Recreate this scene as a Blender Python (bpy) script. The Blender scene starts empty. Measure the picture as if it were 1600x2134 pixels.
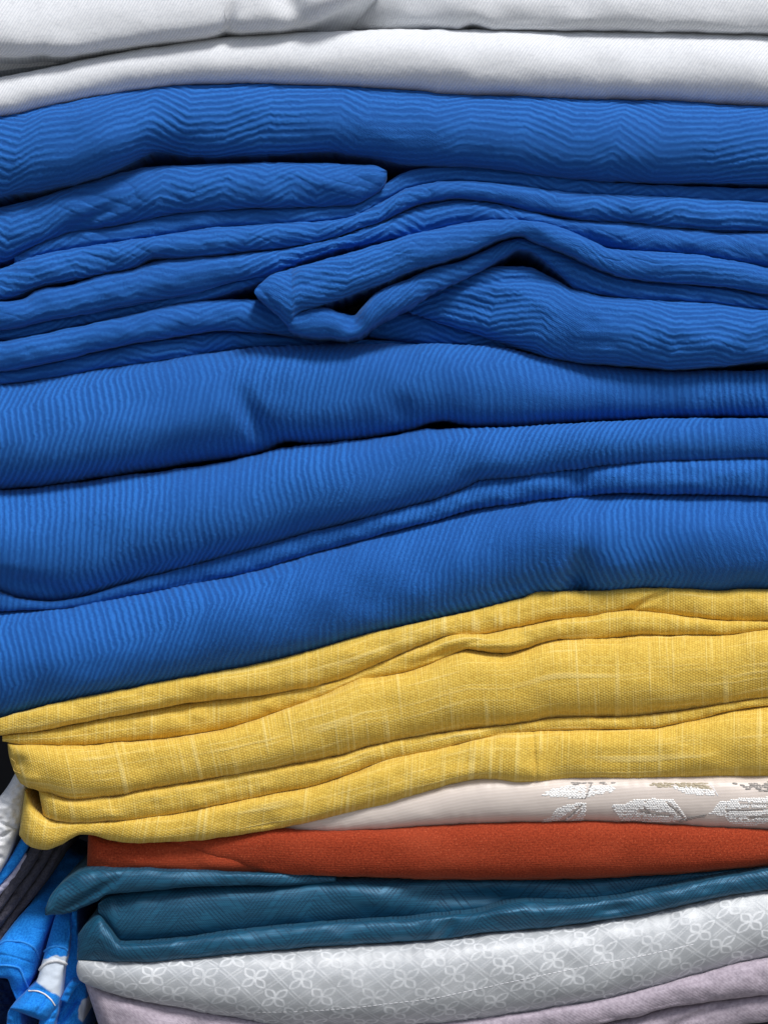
import bpy, math, random
import numpy as np

# ------------------------------------------------------------------ camera, sky, sun, exposure
S = bpy.context.scene
COL = S.collection
PXM = 0.00025          # metres per photograph pixel on the plane y = 0 (front of the pile)
DIST = 1.0             # camera distance from that plane
CX, CY = 800.0, 1067.0

cam_d = bpy.data.cameras.new('camera')
cam = bpy.data.objects.new('camera', cam_d)
COL.objects.link(cam)
cam.location = (0, -DIST, 0)
cam.rotation_euler = (math.radians(90), 0, 0)
cam_d.sensor_fit = 'HORIZONTAL'
cam_d.sensor_width = 36
cam_d.lens = 36 * DIST / (1600 * PXM)
cam_d.clip_start = 0.01
cam_d.clip_end = 50
S.camera = cam

SUN_DIR = np.array([0.34, -0.60, 0.97]); SUN_DIR /= np.linalg.norm(SUN_DIR)
elev = math.asin(SUN_DIR[2])
azim = math.atan2(SUN_DIR[0], SUN_DIR[1])       # clockwise from +Y
world = bpy.data.worlds.new('World'); S.world = world
world.use_nodes = True
wn = world.node_tree
bg = wn.nodes['Background']
sky = wn.nodes.new('ShaderNodeTexSky')
sky.sky_type = 'NISHITA'; sky.sun_disc = False
sky.sun_elevation = elev; sky.sun_rotation = azim
sky.air_density = 1.0; sky.dust_density = 3.0; sky.ozone_density = 1.0
wn.links.new(sky.outputs[0], bg.inputs[0])
bg.inputs[1].default_value = 0.065

sun_d = bpy.data.lights.new('sun', 'SUN')
sun_d.energy = 2.0; sun_d.angle = math.radians(14); sun_d.color = (1.0, 0.985, 0.965)
sun = bpy.data.objects.new('sun', sun_d); COL.objects.link(sun)
from mathutils import Vector
sun.rotation_euler = Vector(SUN_DIR).to_track_quat('Z', 'Y').to_euler()
sun.location = Vector(SUN_DIR) * 3

S.view_settings.view_transform = 'Standard'
S.view_settings.look = 'None'
S.view_settings.exposure = 0.62
S.view_settings.gamma = 1.0

# ------------------------------------------------------------------ numeric helpers
rng = np.random.RandomState(7)

def vnoise(x, y, seed=0):
    """smooth 2D value noise, about -1..1"""
    r = np.random.RandomState(seed)
    g = r.uniform(-1, 1, (256, 256))
    xi = np.floor(x).astype(int); yi = np.floor(y).astype(int)
    fx = x - xi; fy = y - yi
    fx = fx * fx * (3 - 2 * fx); fy = fy * fy * (3 - 2 * fy)
    a = g[xi % 256, yi % 256]; b = g[(xi + 1) % 256, yi % 256]
    c = g[xi % 256, (yi + 1) % 256]; d = g[(xi + 1) % 256, (yi + 1) % 256]
    return (a * (1 - fx) + b * fx) * (1 - fy) + (c * (1 - fx) + d * fx) * fy

def pchip(xk, yk, x):
    xk = np.asarray(xk, float); yk = np.asarray(yk, float)
    h = np.diff(xk); dl = np.diff(yk) / h
    m = np.zeros_like(yk)
    if len(xk) > 2:
        a = dl[:-1]; b = dl[1:]
        w1 = 2 * h[1:] + h[:-1]; w2 = h[1:] + 2 * h[:-1]
        with np.errstate(divide='ignore', invalid='ignore'):
            t = (w1 + w2) / (w1 / a + w2 / b)
        m[1:-1] = np.where(a * b > 0, t, 0)
    m[0] = dl[0]; m[-1] = dl[-1]
    x = np.clip(x, xk[0], xk[-1])
    i = np.clip(np.searchsorted(xk, x) - 1, 0, len(xk) - 2)
    t = (x - xk[i]) / h[i]
    return ((2*t**3-3*t**2+1)*yk[i] + (t**3-2*t**2+t)*h[i]*m[i]
            + (-2*t**3+3*t**2)*yk[i+1] + (t**3-t**2)*h[i]*m[i+1])

def smooth(e0, e1, x):
    t = np.clip((x - e0) / (e1 - e0), 0, 1)
    return t * t * (3 - 2 * t)

def to_world(px, py, y):
    k = 1 + y / DIST
    return np.stack([(px - CX) * PXM * k, y + 0 * px, (CY - py) * PXM * k], -1)

def mesh_obj(name, co, faces, mat, parent=None, uv=None, pat=None, smooth_=True):
    """co (n,3); faces (m,4)"""
    me = bpy.data.meshes.new(name)
    me.vertices.add(len(co)); me.vertices.foreach_set('co', np.ascontiguousarray(co, dtype=np.float32).ravel())
    k = faces.shape[1]; m = len(faces)
    me.loops.add(m * k); me.polygons.add(m)
    me.loops.foreach_set('vertex_index', faces.astype(np.int32).ravel())
    me.polygons.foreach_set('loop_start', np.arange(0, m * k, k, dtype=np.int32))
    me.polygons.foreach_set('use_smooth', np.full(m, smooth_, dtype=bool))
    if uv is not None:
        l = me.uv_layers.new(name='UVMap')
        l.data.foreach_set('uv', uv[faces.ravel()].astype(np.float32).ravel())
    if pat is not None:
        a = me.attributes.new('pat', 'FLOAT', 'POINT')
        a.data.foreach_set('value', pat.astype(np.float32).ravel())
    me.update(calc_edges=True)
    me.materials.append(mat)
    o = bpy.data.objects.new(name, me); COL.objects.link(o)
    if parent: o.parent = parent
    return o

# ------------------------------------------------------------------ relief patterns of the cloths (u along the fold, v across it, metres)
def zigzag(x, seed, lo, hi, amp):
    r = np.random.RandomState(seed)
    ks = [-2.0]; vs = [0.0]; sg = 1
    while ks[-1] < 14.0:
        L = r.uniform(lo, hi); ks.append(ks[-1] + L)
        k = 0.06 if r.rand() < 0.36 else r.uniform(0.25, 0.62)
        if abs(vs[-1]) > 0.012: sg = -np.sign(vs[-1])
        vs.append(vs[-1] + sg * k * L); sg = -sg
    return np.interp(x, ks, vs)

def crepe(along=True, pitch=0.0045, amp=0.0045, seed=1, height=0.00032, lo=0.010, hi=0.024, tilt=0.0, calm=1.0, zz=1.0):
    """blue crepe: zigzag ribs, running along the fold (True) or across it (False)"""
    def f(u, v, px, py):
        a, b = (v, u) if along else (u, v)
        crk = calm * 0.00042 * vnoise(b * 520, a * 330, seed + 6) + 0.0003 * vnoise(b * 1300, a * 500, seed + 12)
        wob = calm * 0.0006 * vnoise(b * 90, a * 60, seed + 5) + crk
        bb = b + 0.22 * a + 0.0015 * vnoise(a * 55, b * 5, seed + 9)
        z = zz * zigzag(bb, seed, lo, hi, amp) * (0.95 + 0.25 * vnoise(b * 9, a * 22, seed + 13))
        ph = (a + z + tilt * b + wob) / (pitch * 0.84)
        row = np.floor(ph)
        q = ph - row
        r = np.random.RandomState(seed + 40).uniform(-1, 1, 4096)
        w = 0.24 + 0.05 * r[row.astype(int) % 4096] + 0.06 * vnoise(b * 60, row * 1.7, seed + 7)
        d = np.abs(q - 0.5)
        ridge = 1 - smooth(w - 0.09, w + 0.10, d)
        strength = np.clip(0.70 + 0.85 * vnoise(b * 20, a * 20, seed + 8) + 0.35 * vnoise(b * 90, row * 3.1, seed + 15), 0.12, 1.5)
        fine = vnoise(b * 1100, a * 1500, seed + 11)
        h = height * ridge * strength * (1 + 0.25 * vnoise(b * 450, row * 2.3, seed + 16)) + height * 0.30 * fine * (0.35 + ridge)
        return h * 0.80, np.clip(ridge * (0.45 + 0.5 * strength) + 0.12 * fine, 0, 1)
    return f

def teal_pat(u, v, px, py):
    col = np.floor((u + 0.4 * v) / 0.034)
    sgn = np.where(col % 2 == 0, 1, -1)
    ph = (v * 0.85 + sgn * u * 1.0 + 0.0004 * vnoise(u * 80, v * 80, 3)) / 0.0023
    q = ph - np.floor(ph)
    line = 1 - smooth(0.12, 0.28, np.abs(q - 0.5))
    dash = smooth(-0.75, -0.3, np.sin(2 * np.pi * (u * 0.7 - sgn * v) / 0.0016 + np.floor(ph) * 2.1))
    seg = smooth(-0.45, -0.05, vnoise(np.floor(ph) * 0.9, (u - sgn * v) * 55 + col * 3, 14))
    pat = line * seg * (0.35 + 0.65 * dash)
    return -0.00005 * pat, pat

def silver_pat(u, v, px, py):
    c = 0.0262
    a = (u + 0.25 * v) / c + 0.06 * vnoise(u * 22, v * 22, 5); b = v / (c * 0.76) + 0.06 * vnoise(u * 22, v * 22, 6)
    pat = np.zeros_like(a)
    for oa, ob in ((0, 0), (0.5, 0.5)):
        fa = a + oa - np.floor(a + oa) - 0.5; fb = b + ob - np.floor(b + ob) - 0.5
        for s in (1, -1):
            p = (fa + s * fb) / math.sqrt(2); q = (fa - s * fb) / math.sqrt(2)
            for t in (1, -1):
                pc = (t * p - 0.170) / 0.158
                wd = 0.086 * (1 - np.abs(pc) ** 1.7)
                pat = np.maximum(pat, (1 - smooth(0.016, 0.032, np.abs(np.abs(q) - wd))) * (np.abs(pc) < 1.04))
    for s in (1, -1):
        w = a + s * b + 0.5
        d = np.abs(w - np.round(w))
        k = a - s * b; kk = np.abs(k - np.floor(k) - 0.5)
        lat = (1 - smooth(0.012, 0.03, np.abs(d - 0.05))) * 0.65 * (1 - smooth(0.36, 0.46, np.abs(kk)))
        pat = np.maximum(pat, lat)
    pat = np.clip(pat * (0.75 + 0.35 * vnoise(u * 30, v * 45, 18) + 0.3 * vnoise(u * 500, v * 500, 8)), 0, 1)
    return 0.00008 * pat, pat

def yellow_pat(seed):
    def f(u, v, px, py):
        r = 1800.0
        s1 = smooth(0.45, 0.85, vnoise(u * 800, v * 14 + 3, seed)) * smooth(-0.6, 0.4, vnoise(u * 90, v * 60, seed + 1))
        s2 = smooth(0.45, 0.85, vnoise(u * 16, v * 800, seed + 2)) * smooth(-0.6, 0.4, vnoise(u * 40, v * 90, seed + 3))
        pat = np.clip(s1 + 0.8 * s2, 0, 1)
        return 0.00013 * pat, pat
    return f

def no_pat(u, v, px, py):
    return 0 * u, 0 * u

# ------------------------------------------------------------------ one fold of cloth
FOLDS = {}
def var(val, x):
    if isinstance(val, (int, float)): return np.full_like(x, float(val))
    k = sorted(val); return pchip([a for a, b in k], [b for a, b in k], x)

def fold(parent, E1, E2, mat, y0=0.0, dr=0.45, dmax=0.03, p=2.3, step=2.6, byx=True, caps=(False, False), R=60,
         relief=no_pat, dents=(), lump=0.0012, lumps=70, seed=1, pucker=0.00010, ragged=1.3, back=0.11, extra=0.0, key=None, name='fold', skew=0.0, patfn=None, endcurve=0.0):
    """E1/E2: the two long edges as photograph points; the cloth bulges towards the viewer between them and
    runs back into the pile behind both.  Depths in metres, R and dents in photograph pixels."""
    E1 = [tuple(map(float, e)) for e in E1]; E2 = [tuple(map(float, e)) for e in E2]
    if byx:
        xa = max(E1[0][0], E2[0][0]) ; xb = min(E1[-1][0], E2[-1][0])
        xa = min(E1[0][0], E2[0][0]); xb = max(E1[-1][0], E2[-1][0])
        n = max(8, int((xb - xa) / step))
        xs = np.linspace(xa, xb, n)
        ax = np.clip(xs, E1[0][0], E1[-1][0]); bx_ = np.clip(xs, E2[0][0], E2[-1][0])
        # ends of the two edges may differ: slide each edge along its own range near the ends
        f = (xs - xa) / (xb - xa)
        ax = E1[0][0] * (1 - f) + E1[-1][0] * f; bx_ = E2[0][0] * (1 - f) + E2[-1][0] * f
        ay = pchip([e[0] for e in E1], [e[1] for e in E1], ax)
        by = pchip([e[0] for e in E2], [e[1] for e in E2], bx_)
    else:
        def arc(E):
            E = np.array(E); d = np.r_[0, np.cumsum(np.hypot(*np.diff(E, axis=0).T))]; return d / d[-1], d[-1]
        L = max(arc(E1)[1], arc(E2)[1]); n = max(8, int(L / step)); f = np.linspace(0, 1, n)
        if len(E1) == len(E2):
            k = (arc(E1)[0] + arc(E2)[0]) / 2; k1 = k2 = k
        else: k1 = arc(E1)[0]; k2 = arc(E2)[0]
        ax = pchip(k1, [e[0] for e in E1], f); ay = pchip(k1, [e[1] for e in E1], f)
        bx_ = pchip(k2, [e[0] for e in E2], f); by = pchip(k2, [e[1] for e in E2], f)
    H = np.hypot(bx_ - ax, by - ay)
    rg = ragged * np.clip(H / 30, 0, 1)
    ay = ay + rg * (vnoise(ax / 34, ay * 0 + 3, seed * 5 + 1) + 0.5 * vnoise(ax / 11, ay * 0 + 3, seed * 5 + 2))
    by = by + rg * (vnoise(bx_ / 38, by * 0 + 9, seed * 5 + 3) + 0.5 * vnoise(bx_ / 12, by * 0 + 9, seed * 5 + 4))
    m = max(10, int(H.max() * 1.25 / step))
    th = np.linspace(0, np.pi, m)
    t = 0.5 - 0.5 * np.cos(th)
    t = 0.75 * t + 0.25 * np.linspace(0, 1, m)
    T = t[:, None]
    PX = ax * (1 - T) + bx_ * T; PY = ay * (1 - T) + by * T
    tt = np.clip(T ** (2.0 ** skew), 0, 1)
    F = np.clip(1 - np.abs(2 * tt - 1) ** p, 0, 1) ** (1 / 2.0)
    Dl = np.minimum(dr * H * PXM + extra, dmax)[None, :] + 0 * T
    # arc positions in px along the fold for the ends
    mid = np.stack([(ax + bx_) / 2, (ay + by) / 2], 1)
    sl = np.r_[0, np.cumsum(np.hypot(*np.diff(mid, axis=0).T))]
    G = np.ones(n)
    if caps[0]: G = G * np.sqrt(np.clip(1 - (1 - np.clip(sl / R, 0, 1)) ** 2, 0, 1))
    if caps[1]: G = G * np.sqrt(np.clip(1 - (1 - np.clip((sl[-1] - sl) / R, 0, 1)) ** 2, 0, 1))
    if endcurve:
        PX = PX - endcurve * (4 * T * (1 - T)) * (1 - G[None, :]) if caps[0] else PX
    y00 = var(y0, mid[:, 0] if byx else mid[:, 1])[None, :]
    Y = y00 + Dl * (1 - F * G[None, :])
    edge = smooth(0, 0.18, T) * smooth(0, 0.18, 1 - T)
    Y = Y + lump * edge * (vnoise(PX / lumps, PY / (lumps * 0.6), seed * 13 + 1) + 0.5 * vnoise(PX / (lumps * .42), PY / (lumps * .3), seed * 13 + 2))
    Y = Y + pucker * edge * (vnoise(PX / 42, PY / 20, seed * 17 + 3) + 0.4 * vnoise(PX / 13, PY / 9, seed * 17 + 4))
    rx_ = PX * 0.95 + PY * 0.32; ry_ = -PX * 0.32 + PY * 0.95
    crn = 1 - np.abs(vnoise(rx_ / 85, ry_ / 24, seed * 19 + 5)) * 2.2
    Y = Y + (1.6 * pucker if pucker > 0.00025 else 0.0) * edge * np.clip(crn, 0, 1) ** 3 * smooth(-0.2, 0.5, vnoise(PX / 120, PY / 60, seed * 19 + 6))
    for (cx, cy, rx, ry, ang, dep) in dents:
        c, s = math.cos(math.radians(ang)), math.sin(math.radians(ang))
        dx = PX - cx; dy = PY - cy
        a = (dx * c + dy * s) / rx; b = (-dx * s + dy * c) / ry
        Y = Y + dep * np.exp(-(a * a + b * b))
    P = to_world(PX, PY, Y)
    du = np.gradient(P, axis=1); dv = np.gradient(P, axis=0)
    N = np.cross(dv, du); N /= np.linalg.norm(N, axis=2, keepdims=True) + 1e-12
    flip = np.where(N[..., 1:2] > 0, -1, 1) if abs(N[..., 1].mean()) < 0.2 else (-1 if N[..., 1].mean() > 0 else 1)
    N = N * flip
    im = m // 2
    seg = np.linalg.norm(np.diff(P[im], axis=0), axis=1)
    # long lumps must not stretch the weave: smooth the arc length
    U = np.r_[0, np.cumsum(seg)][None, :] + 0 * T + seed * 0.137
    sv = np.linalg.norm(np.diff(P, axis=0), axis=2)
    V = np.concatenate([np.zeros((1, n)), np.cumsum(sv, axis=0)], 0)
    V = V - V[im][None, :] + seed * 0.071
    h, pat = relief(U, V, PX, PY)
    if patfn is not None: pat = patfn(PX, PY)
    P = P + N * h[..., None]
    pat = pat + 0 * U
    # cloth running back into the pile
    def backrow(row, j):
        r = row.copy(); r[:, 1] = np.maximum(row[:, 1] + 0.004, j); return r
    P2 = np.concatenate([backrow(P[0], back)[None], P, backrow(P[-1], back)[None]], 0)
    U2 = np.concatenate([U[:1], U, U[-1:]], 0); V2 = np.concatenate([V[:1] - 0.08, V, V[-1:] + 0.08], 0)
    pt = np.concatenate([pat[:1], pat, pat[-1:]], 0)
    def backcol(colm, j):
        c = colm.copy(); c[:, 1] = np.maximum(colm[:, 1] + 0.002, j); return c
    P2 = np.concatenate([backcol(P2[:, 0], back)[:, None], P2, backcol(P2[:, -1], back)[:, None]], 1)
    U2 = np.concatenate([U2[:, :1] - 0.08, U2, U2[:, -1:] + 0.08], 1); V2 = np.concatenate([V2[:, :1], V2, V2[:, -1:]], 1)
    pt = np.concatenate([pt[:, :1], pt, pt[:, -1:]], 1)
    mm, nn = P2.shape[:2]
    idx = np.arange(mm * nn).reshape(mm, nn)
    q = np.stack([idx[:-1, :-1], idx[1:, :-1], idx[1:, 1:], idx[:-1, 1:]], -1).reshape(-1, 4)
    sgn = np.cross(P2[im + 1, nn // 2] - P2[im, nn // 2], P2[im, nn // 2 + 1] - P2[im, nn // 2])
    if sgn[1] > 0: q = q[:, ::-1]
    o = mesh_obj(name, P2.reshape(-1, 3), q, mat, parent, np.stack([U2, V2], -1).reshape(-1, 2), pt.ravel())
    if key: FOLDS[key] = (PX, PY, P, N)
    return o

def on_fold(key, x, y):
    PX, PY, P, N = FOLDS[key]
    d = (PX - x) ** 2 + (PY - y) ** 2
    i, j = np.unravel_index(np.argmin(d), d.shape)
    w = P[i, j].copy(); k = 1 + w[1] / DIST
    w[0] = (x - CX) * PXM * k; w[2] = (CY - y) * PXM * k
    return w, N[i, j]

def thing(name, label, cat, at, group=None):
    o = bpy.data.objects.new(name, None); COL.objects.link(o)
    o.empty_display_size = 0.02
    o['label'] = label; o['category'] = cat
    if group: o['group'] = group
    return o

# ------------------------------------------------------------------ materials
class NT:
    def __init__(s, name):
        s.m = bpy.data.materials.new(name); s.m.use_nodes = True
        s.t = s.m.node_tree; s.n = s.t.nodes; s.b = s.n['Principled BSDF']
        s.uv = s.n.new('ShaderNodeUVMap').outputs[0]
        x = s.n.new('ShaderNodeSeparateXYZ'); s.l(s.uv, x.inputs[0]); s.u, s.v = x.outputs[0], x.outputs[1]
        a = s.n.new('ShaderNodeAttribute'); a.attribute_name = 'pat'; s.pat = a.outputs['Fac']
    def l(s, a, b): s.t.links.new(a, b)
    def math(s, op, a, b=0.0, c=0.0):
        n = s.n.new('ShaderNodeMath'); n.operation = op
        for i, v in enumerate((a, b, c)):
            if isinstance(v, (int, float)): n.inputs[i].default_value = v
            else: s.l(v, n.inputs[i])
        return n.outputs[0]
    def noise(s, su, sv, detail=2.0, off=0.0, rough=0.5):
        c = s.n.new('ShaderNodeCombineXYZ')
        s.l(s.math('MULTIPLY', s.u, su), c.inputs[0]); s.l(s.math('MULTIPLY', s.v, sv), c.inputs[1]); c.inputs[2].default_value = off
        n = s.n.new('ShaderNodeTexNoise'); n.inputs['Scale'].default_value = 1.0; n.inputs['Detail'].default_value = detail
        n.inputs['Roughness'].default_value = rough
        s.l(c.outputs[0], n.inputs['Vector']); return n.outputs['Fac']
    def mix(s, f, a, b):
        n = s.n.new('ShaderNodeMix'); n.data_type = 'RGBA'
        for sock, v in ((n.inputs[0], f), (n.inputs[6], a), (n.inputs[7], b)):
            if isinstance(v, (int, float)): sock.default_value = v
            elif isinstance(v, tuple): sock.default_value = v + (1,)
            else: s.l(v, sock)
        return n.outputs[2]
    def ramp(s, f, lo, hi):
        n = s.n.new('ShaderNodeMapRange'); n.interpolation_type = 'SMOOTHSTEP'
        s.l(f, n.inputs[0]); n.inputs[1].default_value = lo; n.inputs[2].default_value = hi
        return n.outputs[0]
    def twill(s, pitch, du=1.0, dv=1.0):
        a = s.math('ADD', s.math('MULTIPLY', s.u, 2 * math.pi * du / pitch), s.math('MULTIPLY', s.v, 2 * math.pi * dv / pitch))
        return s.math('SINE', a)
    def plain(s, pu, pv):
        return s.math('MULTIPLY', s.math('SINE', s.math('MULTIPLY', s.u, 2 * math.pi / pu)), s.math('SINE', s.math('MULTIPLY', s.v, 2 * math.pi / pv)))
    def done(s, color, height, strength, dist=0.0003, rough=0.85, sheen=0.0, sheen_tint=(1, 1, 1), spec=0.3, aniso=None):
        if isinstance(color, tuple): s.b.inputs['Base Color'].default_value = color + (1,)
        else: s.l(color, s.b.inputs['Base Color'])
        if isinstance(rough, float): s.b.inputs['Roughness'].default_value = rough
        else: s.l(rough, s.b.inputs['Roughness'])
        s.b.inputs['Specular IOR Level'].default_value = spec
        if sheen:
            s.b.inputs['Sheen Weight'].default_value = sheen; s.b.inputs['Sheen Roughness'].default_value = 0.45
            s.b.inputs['Sheen Tint'].default_value = sheen_tint + (1,)
        if height is not None:
            b = s.n.new('ShaderNodeBump'); b.inputs['Strength'].default_value = strength; b.inputs['Distance'].default_value = dist
            s.l(height, b.inputs['Height']); s.l(b.outputs[0], s.b.inputs['Normal'])
        return s.m

def add(s, *xs):
    r = xs[0]
    for x in xs[1:]: r = s.math('ADD', r, x)
    return r

def mat_blue(name, sheen=0.18, a=(0.007, 0.080, 0.325), b=(0.018, 0.148, 0.510)):
    s = NT(name)
    tw = s.twill(0.00125, 1, 1.2); fine = s.noise(1000, 1000, 3)
    inv = s.math('SUBTRACT', 1.0, s.pat)
    h = add(s, s.math('MULTIPLY', s.math('MULTIPLY', tw, inv), 0.35), s.math('MULTIPLY', fine, 1.6))
    f = s.math('ADD', s.math('MULTIPLY', s.pat, 0.68), s.math('MULTIPLY', s.ramp(fine, 0.35, 0.65), 0.38))
    f = s.math('SUBTRACT', f, s.math('MULTIPLY', s.math('MULTIPLY', s.ramp(tw, -0.2, 0.9), inv), 0.42))
    return s.done(s.mix(f, a, b), h, 0.75, 0.00032, 0.80, sheen, (0.35, 0.62, 1.0), 0.22)

def mat_white():
    s = NT('white twill cotton')
    tw = s.twill(0.0018, 1.0, 0.55); fine = s.noise(900, 900, 3); broken = s.noise(300, 700, 2)
    h = add(s, s.math('MULTIPLY', tw, 0.5), s.math('MULTIPLY', fine, 0.8))
    f = s.math('MULTIPLY', s.ramp(tw, -0.9, 0.1), s.ramp(broken, 0.2, 0.55))
    c = s.mix(f, (0.60, 0.625, 0.66), (0.75, 0.775, 0.805))
    return s.done(c, h, 0.5, 0.0003, 0.8, 0.15, (1, 1, 1), 0.3)

def mat_yellow():
    s = NT('yellow slub linen')
    wob = s.math('MULTIPLY', s.math('SUBTRACT', s.noise(140, 60, 2), 0.5), 0.9)
    un = s.math('ADD', s.math('DIVIDE', s.u, 0.00135), wob); col = s.math('FLOOR', un); fu = s.math('FRACT', un)
    vn = s.math('ADD', s.math('DIVIDE', s.v, 0.00150), s.math('ADD', s.math('MULTIPLY', col, 0.5), s.math('MULTIPLY', wob, 0.7))); fv = s.math('FRACT', vn)
    cell_h = s.math('MULTIPLY', s.math('SINE', s.math('MULTIPLY', fu, math.pi)), s.math('SINE', s.math('MULTIPLY', fv, math.pi)))
    cell_h = s.math('POWER', cell_h, 0.6)
    cell = s.noise(560, 460, 1.5)
    wn1 = s.n.new('ShaderNodeTexWhiteNoise'); wn1.noise_dimensions = '2D'
    cc = s.n.new('ShaderNodeCombineXYZ'); s.l(col, cc.inputs[0]); s.l(s.math('FLOOR', vn), cc.inputs[1]); s.l(cc.outputs[0], wn1.inputs[0])
    rnd = wn1.outputs['Value']
    sv = s.ramp(s.noise(900, 18, 1.0, 3.0), 0.56, 0.74); sh_ = s.ramp(s.noise(18, 900, 1.0, 9.0), 0.56, 0.74)
    h = add(s, cell_h, s.math('MULTIPLY', cell, 0.5), s.math('MULTIPLY', s.pat, 0.5), s.math('MULTIPLY', rnd, 0.25), s.math('MULTIPLY', sv, 0.35))
    f = add(s, s.math('MULTIPLY', cell_h, 0.45), s.math('MULTIPLY', rnd, 0.25), s.math('MULTIPLY', s.ramp(cell, 0.36, 0.66), 0.3))
    c1 = s.mix(f, (0.53, 0.320, 0.035), (0.78, 0.555, 0.100))
    c1 = s.mix(s.math('MULTIPLY', sv, 0.38), c1, (0.90, 0.73, 0.25)); c1 = s.mix(s.math('MULTIPLY', sh_, 0.36), c1, (0.90, 0.72, 0.24))
    c2 = s.mix(s.math('MULTIPLY', s.pat, 0.45), c1, (0.92, 0.76, 0.30))
    return s.done(c2, h, 0.55, 0.00032, 0.82, 0.15, (1, 0.95, 0.7), 0.25)

def mat_beige():
    s = NT('beige satin')
    rib = s.twill(0.0017, 0.08, 1.0); n = s.noise(400, 900, 2)
    h = add(s, s.math('MULTIPLY', rib, 0.2), s.math('MULTIPLY', n, 0.3))
    c = s.mix(s.ramp(rib, -1, 1), (0.62, 0.545, 0.485), (0.66, 0.585, 0.53))
    return s.done(c, h, 0.22, 0.0002, 0.42, 0.1, (1, 1, 1), 0.45)

def mat_orange():
    s = NT('rust orange brushed cotton')
    n = s.noise(900, 900, 3); r = s.twill(0.0013, 0.02, 1.0); n2 = s.noise(250, 250, 2)
    sp = s.ramp(s.noise(1400, 700, 1, 5.0), 0.62, 0.75)
    h = add(s, n, s.math('MULTIPLY', r, 0.08))
    c = s.mix(s.ramp(n, 0.3, 0.7), (0.22, 0.026, 0.009), (0.35, 0.050, 0.017))
    c = s.mix(s.math('MULTIPLY', s.ramp(s.noise(14, 30, 3, 2.0), 0.45, 0.75), 0.35), c, (0.42, 0.075, 0.030))
    c = s.mix(s.math('MULTIPLY', sp, 0.45), c, (0.62, 0.16, 0.07))
    return s.done(c, h, 0.7, 0.0003, 0.92, 0.25, (1, 0.5, 0.35), 0.15)

def mat_teal():
    s = NT('teal jacquard satin')
    rib = s.twill(0.0011, 1, -0.8); n = s.noise(900, 900, 2)
    c = s.mix(s.pat, s.mix(s.ramp(s.noise(60, 1300, 2), 0.35, 0.65), (0.007, 0.070, 0.135), (0.012, 0.112, 0.205)), (0.004, 0.036, 0.080))
    s.b.inputs['Metallic'].default_value = 0.32
    h = add(s, s.math('MULTIPLY', rib, 0.2), s.math('MULTIPLY', n, 0.4))
    return s.done(c, h, 0.5, 0.00025, s.math('ADD', s.math('MULTIPLY', s.pat, 0.25), 0.44), 0.1, (0.5, 0.8, 1), 0.45)

def mat_silver():
    s = NT('silver grey jacquard')
    n = s.noise(900, 1400, 2); sl = s.noise(60, 60, 3)
    f = s.math('ADD', s.math('MULTIPLY', s.pat, 0.85), s.math('MULTIPLY', s.ramp(sl, 0.42, 0.7), 0.22))  # broad noise paints bright highlight blotches into the base colour
    c = s.mix(f, (0.45, 0.475, 0.495), (0.74, 0.765, 0.785))
    s.l(s.math('MULTIPLY', s.math('SUBTRACT', 1.0, s.pat), 0.2), s.b.inputs['Metallic'])
    r = s.math('ADD', 0.48, s.math('MULTIPLY', s.pat, 0.25))
    return s.done(c, add(s, n, s.math('MULTIPLY', s.twill(0.0011, 1, 1), 0.3)), 0.3, 0.0002, r, 0.1, (1, 1, 1), 0.45)

def mat_lilac():
    s = NT('lilac grey slub cotton')
    pl = s.plain(0.0020, 0.0020); n = s.noise(500, 500, 3); sl = s.ramp(s.noise(60, 900, 1), 0.58, 0.75)
    c = s.mix(s.ramp(n, 0.3, 0.7), (0.35, 0.30, 0.355), (0.47, 0.41, 0.475))
    c = s.mix(s.math('MULTIPLY', sl, 0.5), c, (0.55, 0.49, 0.56))
    return s.done(c, add(s, n, s.math('MULTIPLY', pl, 0.25)), 0.5, 0.0003, 0.88, 0.15, (1, 1, 1), 0.2)

def mat_plain(name, a, b, rough=0.85, scale=900, strength=0.4, white=None):
    s = NT(name)
    n = s.noise(scale, scale, 3); tw = s.twill(0.0014, 1, 1)
    c = s.mix(s.ramp(n, 0.3, 0.7), a, b)
    if white: c = s.mix(s.pat, c, white)
    return s.done(c, add(s, n, s.math('MULTIPLY', tw, 0.15)), strength, 0.00025, rough, 0.08, (1, 1, 1), 0.12)

def mat_simple(name, col, rough=0.6, spec=0.4):
    m = bpy.data.materials.new(name); m.use_nodes = True; nt = m.node_tree
    b = nt.nodes['Principled BSDF']; n = nt.nodes.new('ShaderNodeTexNoise'); n.inputs['Scale'].default_value = 60
    mx = nt.nodes.new('ShaderNodeMix'); mx.data_type = 'RGBA'
    nt.links.new(n.outputs['Fac'], mx.inputs[0])
    mx.inputs[6].default_value = tuple(c * 0.8 for c in col) + (1,); mx.inputs[7].default_value = tuple(min(1, c * 1.2) for c in col) + (1,)
    nt.links.new(mx.outputs[2], b.inputs['Base Color'])
    b.inputs['Roughness'].default_value = rough; b.inputs['Specular IOR Level'].default_value = spec
    return m

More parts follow.
